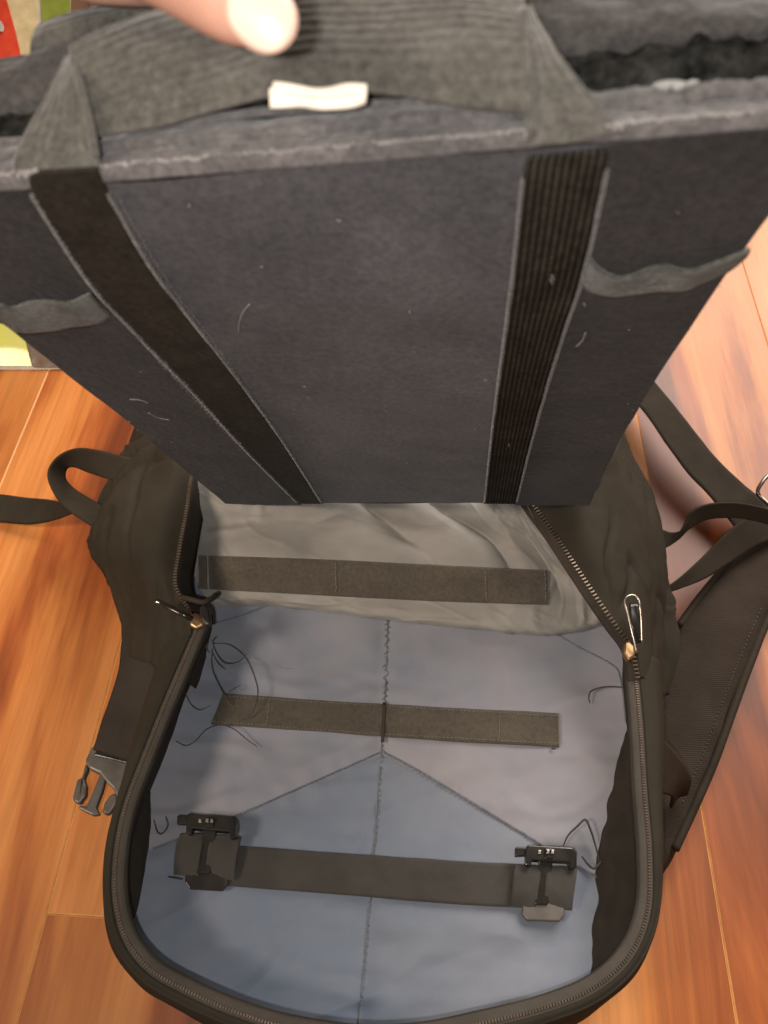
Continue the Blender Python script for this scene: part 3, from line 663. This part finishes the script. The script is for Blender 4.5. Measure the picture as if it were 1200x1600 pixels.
# left: loop and webbing tail
strip2('webbing_strap', sp([(225, 722, .075), (190, 712, .078), (152, 703, .080), (118, 701, .078), (90, 714, .072), (75, 737, .065), (80, 762, .060), (100, 792, .055), (132, 815, .055), (160, 835, .06)]),
       sp([(215, 765, .070), (172, 750, .068), (140, 739, .066), (118, 730, .062), (106, 731, .058), (102, 742, .056), (106, 754, .054), (122, 768, .052), (156, 788, .055), (185, 805, .06)]), 90, 10, M['web'], bag, None, .0018)
strip2('webbing_strap', sp([(-60, 768, .004), (0, 773, .006), (40, 778, .012), (80, 781, .022), (110, 790, .03)]), sp([(-60, 812, .004), (0, 815, .006), (45, 819, .010), (85, 812, .018), (118, 800, .03)]), 50, 10, M['web'], bag, wr(.001, 30), .0018)
# hip strap and side-release buckle
strip2('hip_strap', sp([(160, 865, .055), (180, 915, .058), (193, 970, .060), (192, 1020, .060), (178, 1080, .055), (162, 1130, .048), (148, 1172, .042)]),
       sp([(245, 870, .07), (248, 930, .074), (250, 985, .075), (246, 1030, .074), (236, 1080, .070), (222, 1130, .062), (207, 1190, .050)]), 70, 14, M['gusset'], bag, wr(.003, 20, 4), .002)
bz = .034
brt = bpy.data.objects.new('side_buckle', None); col.objects.link(brt); brt.parent = bag; brt.location = PZ(150, 1215, bz)-wloc(bag)
def bp_(name, pts, o, th, mat, bev=.0015): return prism(name, [PZ(u, v, bz+o) for u, v in pts], None, Vector((0, 0, -th)), mat, brt, bev)
bp_('body', [(150, 1160), (200, 1178), (212, 1200), (205, 1232), (182, 1245), (176, 1232), (166, 1222), (155, 1208), (138, 1200), (132, 1188), (142, 1168)], .010, .008, M['greyplastic'])
bp_('lip', [(150, 1172), (202, 1186), (204, 1194), (146, 1180)], .0125, .003, M['plastic'], .0008)
bp_('centre_prong', [(157, 1206), (166, 1212), (160, 1235), (150, 1262), (156, 1272), (145, 1274), (122, 1263), (124, 1257), (134, 1260), (146, 1232)], .007, .005, M['greyplastic'])
bp_('side_prong', [(133, 1192), (138, 1200), (131, 1215), (135, 1228), (134, 1242), (124, 1256), (114, 1252), (113, 1244), (120, 1217), (127, 1215)], .008, .006, M['greyplastic'])
bp_('side_prong', [(178, 1238), (184, 1242), (184, 1252), (172, 1270), (164, 1273), (159, 1268), (162, 1255), (170, 1243)], .008, .006, M['greyplastic'])

# ------------------------------------------------------------------ insert bag lifted out by its handle
def camv(x, y, z): return CR*x+CU*y+CB*z
IR = camv(.983, 0, .187).normalized(); IU = camv(-.1, .225, .969).normalized()
BL = P(350, 788, .55); IW = .449*.55; IH = .346
INn = IR.cross(IU).normalized()           # faces the camera side
if INn.dot(C0-BL) < 0: INn = -INn
def face(s, b, o=0.0): return BL + IR*(s*IW) + IU*(b*IH) + INn*o
def fpx(u, v, o=0.0):
    r = ray(u, v); t = (BL+INn*o-C0).dot(INn)/r.dot(INn); return C0+r*t
ins = empty('insert_bag', BL+IR*(IW/2), 'charcoal felt insert pouch with black webbing straps, held up by its handle over the backpack', 'pouch')
def fdisp(i, j, p): return 0.0012*NZ(p, 14, 2)+0.0005*NZ(p, 45, 5)
SB = [0, .004, .02, .1, .3, .5, .7, .9, .98, .996, 1]
def edge_in(b): return 0.0055*math.sin(math.pi*min(1, b*1.0))
rows = []
for b in [0, .003, .012, .03, .15, .3, .45, .6, .75, .9, 1.0]:
    e = edge_in(b)/IW; lo = -0.004*max(0, 1-b/.03)**2
    rows.append([face(0+e*.35, b, -.008+lo), face(e*.35+.002, b, -.0035+lo), face(e*.35+.015, b, -.0006+lo), face(.06, b, lo), face(.25, b, lo+.0008), face(.5, b, lo+.001), face(.75, b, lo+.0008), face(.94, b, lo), face(1-e-.015, b, -.0006+lo), face(1-e-.002, b, -.0035+lo), face(1-e, b, -.008+lo)])
front = sheet('front_panel', rows, 180, 200, M['felt'], ins, fdisp)
TH = .042
sheet('side_panel', [[face(1-edge_in(b)/IW, b, -.008) for b in (0, .25, .5, .75, 1)], [face(1.005, b, -.025) for b in (0, .25, .5, .75, 1)], [face(.985, b, -TH) for b in (0, .25, .5, .75, 1)]], 40, 10, M['felt'], ins)
sheet('side_panel', [[face(edge_in(b)/IW*.35, b, -.008) for b in (0, .25, .5, .75, 1)], [face(-.005, b, -.025) for b in (0, .25, .5, .75, 1)], [face(.015, b, -TH) for b in (0, .25, .5, .75, 1)]], 40, 10, M['felt'], ins)
sheet('base_panel', [[face(s, 0, -.0115) for s in (0, .5, 1)], [face(s, -.004, -.025) for s in (0, .5, 1)], [face(s, 0, -TH) for s in (0, .5, 1)]], 20, 8, M['felt'], ins)
sheet('back_panel', [[face(s, b, -TH) for s in (.01, .3, .6, .99)] for b in (0, .3, .6, .9)], 40, 40, M['felt'], ins, wr(.001, 15))

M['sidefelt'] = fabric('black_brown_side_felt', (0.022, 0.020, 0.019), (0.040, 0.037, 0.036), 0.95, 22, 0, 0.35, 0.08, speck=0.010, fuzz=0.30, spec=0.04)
M['ribweb2'] = fabric('worn_ribbed_webbing', (0.026, 0.024, 0.019), (0.056, 0.052, 0.042), 0.8, 60, 0, 0.8, 0.0, fuzz=0.6, ribs=470, ribc=0.55, spec=.1)
# strap webbing sewn on the face
def on_face(A, B, name, mat, nl, nw, o=.0016, ribs=None, th=.001):
    fa = [fpx(u, v, o) for u, v in A]; fb = [fpx(u, v, o) for u, v in B]
    d = None
    if ribs: d = lambda i, j, p: .0005*math.sin(j*math.tau*ribs)+.0003*NZ(p, 60)
    else: d = lambda i, j, p: .0003*NZ(p, 60)
    return sheet(name, [fa, fb], nl, nw, mat, ins, d, th)
on_face([(60, 268), (52, 300), (140, 438), (215, 520), (302, 610), (390, 707), (468, 786)], [(150, 262), (168, 296), (235, 415), (302, 505), (372, 595), (440, 690), (502, 786)], 'face_strap', M['ribweb'], 160, 30)
on_face([(825, 245), (818, 275), (801, 440), (788, 540), (777, 620), (766, 710), (759, 786)], [(950, 232), (946, 262), (908, 430), (878, 520), (851, 610), (826, 700), (805, 786)], 'face_strap', M['ribweb2'], 160, 40)
pf = lambda u, v: fpx(u, v, .0030)
for pl in ([(50, 305), (140, 442), (215, 524), (302, 614), (390, 710), (465, 786)], [(168, 300), (240, 422), (306, 508), (376, 598), (444, 693), (503, 786)],
           [(818, 280), (800, 440), (787, 540), (776, 620), (765, 710), (757, 786)], [(948, 265), (911, 430), (881, 520), (853, 610), (828, 700), (807, 786)]):
    tube('strap_edge', [fpx(u, v, .0016) for u, v in pl], .00075, M['binding'], ins, 6, 90)
    stitches('stitching', pl, None, M['binding'], ins, step=7, ln=6, rad=.00028, place=pf, jit=1.0)
for pl in ([(150, 455), (240, 555), (330, 652), (430, 752)], [(185, 310), (262, 440), (330, 530), (400, 630), (480, 745)]):
    stitches('stitching', pl, None, M['binding'], ins, step=7, ln=6.5, rad=.0003, place=lambda u, v: fpx(u, v, .0018), jit=1.2)
KO = IR.dot(IU)
def sb(p):      # point on the face -> (s, b) in the oblique panel axes
    x, y = (p-BL).dot(IR), (p-BL).dot(IU); b_ = (y-KO*x)/(1-KO*KO); return (x-KO*b_)/IW, b_/IH
def fs(s_, b_): return face(s_, b_, .0007)
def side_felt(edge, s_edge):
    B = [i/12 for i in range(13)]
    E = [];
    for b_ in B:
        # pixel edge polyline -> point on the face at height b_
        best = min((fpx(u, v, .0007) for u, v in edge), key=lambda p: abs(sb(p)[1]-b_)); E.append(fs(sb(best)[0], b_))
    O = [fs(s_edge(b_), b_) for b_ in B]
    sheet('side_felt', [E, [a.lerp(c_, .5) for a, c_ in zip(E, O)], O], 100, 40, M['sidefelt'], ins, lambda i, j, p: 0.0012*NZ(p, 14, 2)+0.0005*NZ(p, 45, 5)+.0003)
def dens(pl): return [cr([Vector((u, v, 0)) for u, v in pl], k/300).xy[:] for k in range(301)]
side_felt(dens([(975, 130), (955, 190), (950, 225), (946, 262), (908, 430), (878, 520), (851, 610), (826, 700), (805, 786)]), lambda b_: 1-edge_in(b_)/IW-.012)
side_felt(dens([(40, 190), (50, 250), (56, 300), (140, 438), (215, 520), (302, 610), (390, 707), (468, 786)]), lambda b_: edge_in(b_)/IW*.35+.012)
# wavy side tabs
def tabmesh(A, B, amp):
    n = len(A)
    fa = [fpx(u, v, .0028+amp*(1+math.sin(k*2.1))) for k, (u, v) in enumerate(A)]; fb = [fpx(u, v, .0015+amp*.5*(1+math.sin(k*2.1+.8))) for k, (u, v) in enumerate(B)]
    sheet('elastic_tab', [fa, fb], 60, 10, M['tab'], ins, wr(.0006, 60), .0012)
tabmesh([(-60, 470), (0, 476), (20, 481), (45, 473), (75, 470), (110, 471), (140, 458)], [(-60, 500), (0, 502), (30, 520), (70, 521), (110, 512), (150, 508), (172, 494)], .0004)
tabmesh([(922, 404), (935, 420), (962, 433), (990, 430), (1030, 416), (1075, 421), (1110, 412), (1145, 400), (1172, 388)], [(906, 443), (925, 458), (960, 465), (990, 461), (1030, 455), (1070, 452), (1105, 438), (1140, 420), (1165, 400)], .0004)

# top rim: stitched binding
def seamv(u): return 292 - 0.083*u
def Dt(u, v):
    p = fpx(u, seamv(u)); d0 = -(p-C0).dot(CB)
    return d0 + max(0.0, seamv(u)-v)*0.000035
def T(u, v, o=0.0): return P(u, v, Dt(u, v)-o)
us = [-300, -150, 0, 150, 300, 450, 600, 750, 900, 1050, 1200, 1350]
def band(name, offA, offB, oA, oB, mat, bulge=.002, nw=14, d=None, th=.001, u0=None):
    U = u0 or us
    A = [T(u, seamv(u)+(offA(u) if callable(offA) else offA), oA) for u in U]
    B = [T(u, seamv(u)+(offB(u) if callable(offB) else offB), oB) for u in U]
    Mi = [a.lerp(b, .5)-ray(u, 200)*bulge for a, b, u in zip(A, B, U)]
    return sheet(name, [A, Mi, B], 300, nw, mat, ins, d or (lambda i, j, p: .0006*NZ(p, 130, 2)+.0003*NZ(p, 320, 4)), th)
band('rim_binding', 6, -38, .0005, .001, M['binding'], .0022)
band('rim_binding', -40, lambda u: -62-0.018*u, .0012, .0002, M['binding'], .0022, d=lambda i, j, p: .0006*NZ(p, 110, 6)+.0003*NZ(p, 300, 4))
stitches('stitching', [(u, seamv(u)-17) for u in range(-20, 1240, 60)], None, M['stitch'], ins, step=8, ln=10, rad=.00060, place=lambda u, v: T(u, v, .0030), jit=1.6)
stitches('stitching', [(u, seamv(u)-17) for u in range(30, 170, 30)], None, M['stitch'], ins, step=5, ln=11, ang=1.2, zz=True, rad=.0005, place=lambda u, v: T(u, v, .0036), jit=2.0)
stitches('stitching', [(u, seamv(u)-14) for u in range(820, 975, 30)], None, M['stitch'], ins, step=5, ln=11, ang=1.2, zz=True, rad=.0005, place=lambda u, v: T(u, v, .0036), jit=2.0)
# mouth: dark hook tape with a pale hem
band('hook_tape', lambda u: -56-.018*u, lambda u: -112-.018*u, -.004, -.002, M['fuzz'], .0022, 24, lambda i, j, p: .0016*NZ(p, 190, 2)+.0010*NZ(p, 420, 4))
tube('hem', [T(u, seamv(u)-70-.018*u+6*math.sin(u*.011), .0018) for u in range(-300, 1360, 50)], .0011, M['binding'], ins, 6, 160)
# rear half: grey inner cloth rising to the back edge
def rv(u): return 100-0.0855*u-55*math.sin(math.pi*min(1,max(0,u/1180)))
RU = [-300, -150, 0, 100, 250, 400, 550, 700, 850, 1000, 1100, 1200, 1350]
rows = [[T(u, seamv(u)-104-.018*u, -.006) for u in RU],
        [T(u, (seamv(u)-104-.018*u)*.6+rv(u)*.4, .000) for u in RU],
        [T(u, rv(u)+14, -.002) for u in RU], [T(u, rv(u), -.008) for u in RU], [T(u, rv(u)+12, -.020) for u in RU]]
M['inner'] = fabric('grey_inner_cloth', (0.032, 0.029, 0.028), (0.066, 0.061, 0.058), 0.9, 45, 0, 0.8, 0.1, fuzz=0.4, spec=.15)
sheet('rear_panel', rows, 200, 50, M['inner'], ins, lambda i, j, p: (.0028*NZ(p, 34, 3)+.0018*NZ(p, 80, 5)+.0007*NZ(p, 200, 5))*min(1, (1-j)*5), .0015)
# torn fuzzy tape on the right
def wob(u): return 42*math.exp(-((u-1092)/30)**2)+12*math.exp(-((u-1000)/25)**2)+5*math.sin(u*.021)+3*math.sin(u*.07)
FU = list(range(905, 1330, 20))
sheet('hook_tape', [[T(u, 142-(u-905)*.02, .001) for u in FU], [T(u, 122-(u-905)*.05-wob(u)*.5, .0035) for u in FU], [T(u, 112-(u-905)*.10-wob(u)+min(0, 0), .002) for u in FU]], 160, 30, M['fuzz'], ins,
      lambda i, j, p: .0006*NZ(p, 200, 2)+.0008*NZ(p, 600, 4), .001)
for dv, rr0 in ((0, .0006), (3, .0004), (-3, .0003)):
    tube('lint', [T(1030+dv*3, 137+dv, .004), T(1048, 130+dv, .006), T(1065-dv, 134+dv, .006), T(1084+dv*2, 128, .004)], lambda t, r0=rr0: .0002+r0*abs(math.sin(t*6.1+1)), M['lint'], ins)

# handle: folded webbing at both corners and a flat band between
def hs(name, rows, nu, nv, seed=0, th=.0016, mat='handle', amp=.0012):
    return sheet(name, [[T(u, v, o) for u, v, o in r] for r in rows], nu, nv, M[mat], ins, lambda i, j, p: amp*NZ(p, 40, seed)+.0004*NZ(p, 160, seed), th)
hl = empty
hs('handle_end', [[(22, 268, .003), (24, 240, .004), (50, 190, .006), (85, 130, .008), (108, 88, .010)], [(90, 266, .004), (92, 235, .006), (100, 190, .009), (108, 140, .011), (112, 88, .011)],
                  [(156, 262, .004), (150, 235, .007), (143, 200, .010), (130, 145, .012), (114, 86, .012)]], 60, 30, 1)
hs('handle_end', [[(830, 228, .004), (826, 190, .007), (822, 130, .010), (820, 70, .012), (818, 14, .013)], [(900, 222, .004), (880, 175, .007), (860, 125, .009), (838, 70, .011), (822, 12, .012)],
                  [(968, 205, .003), (930, 160, .005), (895, 115, .007), (858, 60, .009), (826, 10, .010)]], 60, 30, 2)
hs('handle_band', [[(146, 216, .006), (250, 196, .008), (340, 172, .010), (430, 152, .011), (520, 142, .011), (620, 150, .011), (720, 168, .010), (832, 180, .008)],
                   [(140, 190, .009), (250, 160, .011), (340, 138, .013), (430, 118, .013), (520, 108, .014), (620, 108, .014), (720, 112, .013), (828, 115, .011)],
                   [(128, 140, .011), (240, 100, .013), (340, 78, .013), (430, 58, .013), (520, 48, .014), (620, 44, .014), (720, 42, .013), (824, 50, .012)],
                   [(112, 86, .012), (170, 58, .012), (240, 34, .012), (360, 10, .012), (520, -14, .012), (620, -14, .012), (720, -12, .012), (819, 6, .012)],
                   [(116, 80, .009), (175, 45, .008), (240, 22, .008), (360, -10, .008), (520, -30, .008), (620, -30, .008), (720, -25, .008), (819, 0, .009)]], 160, 60, 3, amp=.0018)
tube('handle_edge', [T(112, 88, .0125), T(128, 140, .0135), T(142, 200, .0115), T(150, 245, .008)], .0011, M['handle'], ins, 6)
tube('handle_edge', [T(818, 14, .014), T(820, 80, .0135), T(825, 150, .011), T(830, 215, .007)], .0011, M['handle'], ins, 6)
# second handle standing behind
hs('rear_handle', [[(52, 100, -.014), (56, 90, -.012), (95, 84, -.011), (150, 60, -.010), (250, 34, -.009), (330, 24, -.009)],
                   [(52, 80, -.011), (58, 62, -.009), (95, 50, -.006), (150, 34, -.005), (250, 12, -.005), (330, 4, -.005)],
                   [(54, 60, -.013), (66, 42, -.012), (108, 26, -.010), (170, 12, -.009), (250, 2, -.008), (330, -8, -.008)],
                   [(60, 66, -.020), (72, 50, -.020), (112, 34, -.020), (172, 20, -.020), (250, 8, -.020), (330, 0, -.020)]], 60, 20, 8)
# cream tag
hs('cream_label', [[(428, 131, .0165), (470, 138, .0165), (510, 141, .0165), (545, 134, .0165), (573, 134, .0165)], [(424, 150, .0180), (470, 152, .0180), (510, 154, .0180), (545, 150, .0180), (572, 148, .0180)],
                   [(424, 168, .0160), (470, 166, .0160), (510, 170, .0160), (545, 168, .0160), (571, 160, .0160)]], 30, 10, 5, .0012, 'white', .0004)
hs('cream_label', [[(421, 141, .0150), (427, 137, .0150)], [(423, 167, .0150), (429, 168, .0150)]], 4, 6, 5, .001, 'white', .0002)
stitches('stitching', [(432, 145), (470, 151), (510, 153), (564, 147)], None, M['brownstitch'], ins, step=9, ln=5, rad=.00022, place=lambda u, v: T(u, v, .0190), jit=.6)
# lint hairs caught on the felt
for pl in ([(390, 475), (380, 488), (374, 505), (373, 522)], [(203, 624), (218, 625), (232, 630)], [(232, 645), (248, 653), (265, 656)], [(915, 520), (910, 532), (900, 542)], [(640, 486), (641, 490)], [(912, 474), (915, 478)],
           [(795, 694), (796, 698)], [(295, 320), (297, 323)], [(862, 430), (866, 438)], [(860, 436), (863, 444)]):
    tube('lint', [fpx(u, v, .0028) for u, v in pl], .00022, M['lint'], ins, 5)
V, F = [], []
for k in range(110):
    s, b = random.random(), random.random(); p = face(s, b, .0014+random.random()*.0006); an = random.random()*6.28; ln = random.uniform(.0001, .0006)*random.random()+.00015
    d = IR*math.cos(an)*ln+IU*math.sin(an)*ln; e = (IR*math.sin(an)-IU*math.cos(an))*.00007
    n = len(V); V += [p-d-e, p+d-e, p+d+e+INn*.0002, p-d+e+INn*.0002]; F.append((n, n+1, n+2, n+3))
o = link('lint', V, F, M['lint'], ins, None, False, 'stuff')

# ------------------------------------------------------------------ hand
hand_root = empty('person', P(60, -140, .17), 'bare hand reaching in from above, thumb pressed on the insert pouch handle', 'person')
def skinmesh(name, nodes, edges, parent, mat, root=0):
    off = wloc(parent)
    me = bpy.data.meshes.new(name); me.from_pydata([tuple(P(*n[:3])-off) for n in nodes], edges, [])
    o = bpy.data.objects.new(name, me); col.objects.link(o); o.parent = parent
    me.materials.append(mat)
    m = o.modifiers.new('skin', 'SKIN'); m.use_smooth_shade = True
    for i, n in enumerate(nodes):
        sv = me.skin_vertices[0].data[i]; sv.radius = (n[3], n[4] if len(n) > 4 else n[3]); sv.use_root = (i == root)
    s = o.modifiers.new('sub', 'SUBSURF'); s.levels = 3; s.render_levels = 3
    return o
nodes = [(-150, -330, .190, .022, .026), (40, -230, .178, .020, .024),   # wrist, palm
         (-420, -520, .215, .026, .028),                                  # forearm
         (150, -150, .166, .0150), (238, -100, .158, .0120), (322, -44, .152, .0104), (368, -18, .149, .0103), (404, 2, .148, .0088), (420, 8, .148, .0062),   # thumb
         (60, -100, .186, .0110), (118, -62, .190, .0092), (165, -52, .194, .0088), (260, -40, .205, .0080), (330, 10, .214, .0072),        # index
         (130, -180, .196, .0110), (205, -72, .200, .0090), (290, -70, .208, .0085), (380, -50, .216, .0080), (440, 0, .222, .0070),  # middle
         (160, -240, .200, .0105), (250, -150, .212, .0085), (380, -120, .218, .0080), (450, -60, .224, .0066),                      # ring
         (150, -300, .204, .0095), (250, -230, .216, .0072), (360, -200, .222, .0066), (420, -150, .226, .0056)]                       # little
edges = [(2, 0), (0, 1), (1, 3), (3, 4), (4, 5), (5, 6), (6, 7), (7, 8), (1, 9), (9, 10), (10, 11), (11, 12), (12, 13), (1, 14), (14, 15), (15, 16), (16, 17), (17, 18),
         (1, 19), (19, 20), (20, 21), (21, 22), (1, 23), (23, 24), (24, 25), (25, 26)]
skinmesh('hand', nodes, edges, hand_root, M['skin'], 1)
# thumbnail
V, F = [], []
c0 = P(408, 20, .1385)
nc = (CB*.95-CU*.28).normalized(); ax = (P(425, 30, .14)-P(330, -35, .14)).normalized(); ay = nc.cross(ax).normalized(); ax = ay.cross(nc)
for j in range(11):
    for i in range(11):
        x, y = (i/5-1), (j/5-1)
        rx = x*math.sqrt(1-y*y/2); ry = y*math.sqrt(1-x*x/2)
        V.append(c0+ax*rx*.0064+ay*ry*.0056-nc*(.0022*ry*ry+.0012*max(0, rx)**2+.0004*rx*rx))
for j in range(10):
    for i in range(10): F.append((j*11+i, j*11+i+1, (j+1)*11+i+1, (j+1)*11+i))
nl = link('nail', V, F, M['nail'], hand_root); m = nl.modifiers.new('thickness', 'SOLIDIFY'); m.thickness = .0007

# ------------------------------------------------------------------ printed bag slumped on the floor at the far left
DB = -(PZ(50, 578, 0)-C0).dot(CB)
def BP(u, v, o=0.0): return P(u, v, DB-o)
b0 = PZ(50, 578, 0)
box = empty('grocery_bag', (b0.x-.1, b0.y+.1, 0), 'glossy printed bag in red, cream and lime green lying back on the floor', 'bag')
TL, TR_, BR_, BLc = BP(-320, -40), BP(112, -40), BP(100, 577), BP(-320, 577)
def gz(p, y, z): return Vector((p.x, y, z))
yt = TR_.y; zt = TR_.z
prof = lambda x0, x1: None
rows = []
for f in (0, .25, .5, .75, 1):
    a = BLc.lerp(BR_, f); b = TL.lerp(TR_, f)
    rows.append([gz(a, a.y+.02, 0.001), a, a.lerp(b, .25), a.lerp(b, .5), a.lerp(b, .75), b, gz(b, b.y+.04, b.z-.01), gz(b, b.y+.07, b.z*.5), gz(b, b.y+.08, 0.001)])
sheet('bag_body', rows, 80, 40, M['card'], box, lambda i, j, p: .0015*NZ(p, 18, 2)-.0008)
def side(x):
    return [Vector((x, y, z)) for y, z in ((BR_.y+.02, .001), (BR_.y, BR_.z+.001), (yt, zt-.002), (yt+.04, zt-.012), (yt+.07, zt*.5), (yt+.08, .001))]
prism('bag_side', side((BR_.x+TR_.x)/2-.004), None, Vector((-.004, 0, 0)), M['brownside'], box, .0006)
def pr(name, pts, mat, o):
    """printed area on the front, a thin film following the sheet"""
    return prism(name, [BP(u, v, o) for u, v in pts], None, CB*(-.0006), mat, box, 0)
pr('lime_print', [(-318, 300), (60, 300), (40, 535), (50, 572), (-318, 572)], M['lime'], .0022)
pr('brown_print', [(62, 300), (104, 300), (99, 574), (52, 574), (42, 535)], M['brownside'], .0022)
pr('cream_print', [(-318, -38), (60, -38), (58, 60), (62, 298), (-318, 298)], M['cream'], .0022)
pr('green_print', [(61, -38), (110, -38), (108, 90), (66, 60)], M['green'], .0024)
pr('red_print', [(-318, -38), (4, -38), (10, 0), (24, 50), (36, 104), (40, 180), (-318, 180)], M['red'], .0034)
pr('white_print', [(-20, 30), (2, 33), (6, 42), (5, 49), (-20, 50)], M['card'], .0046)
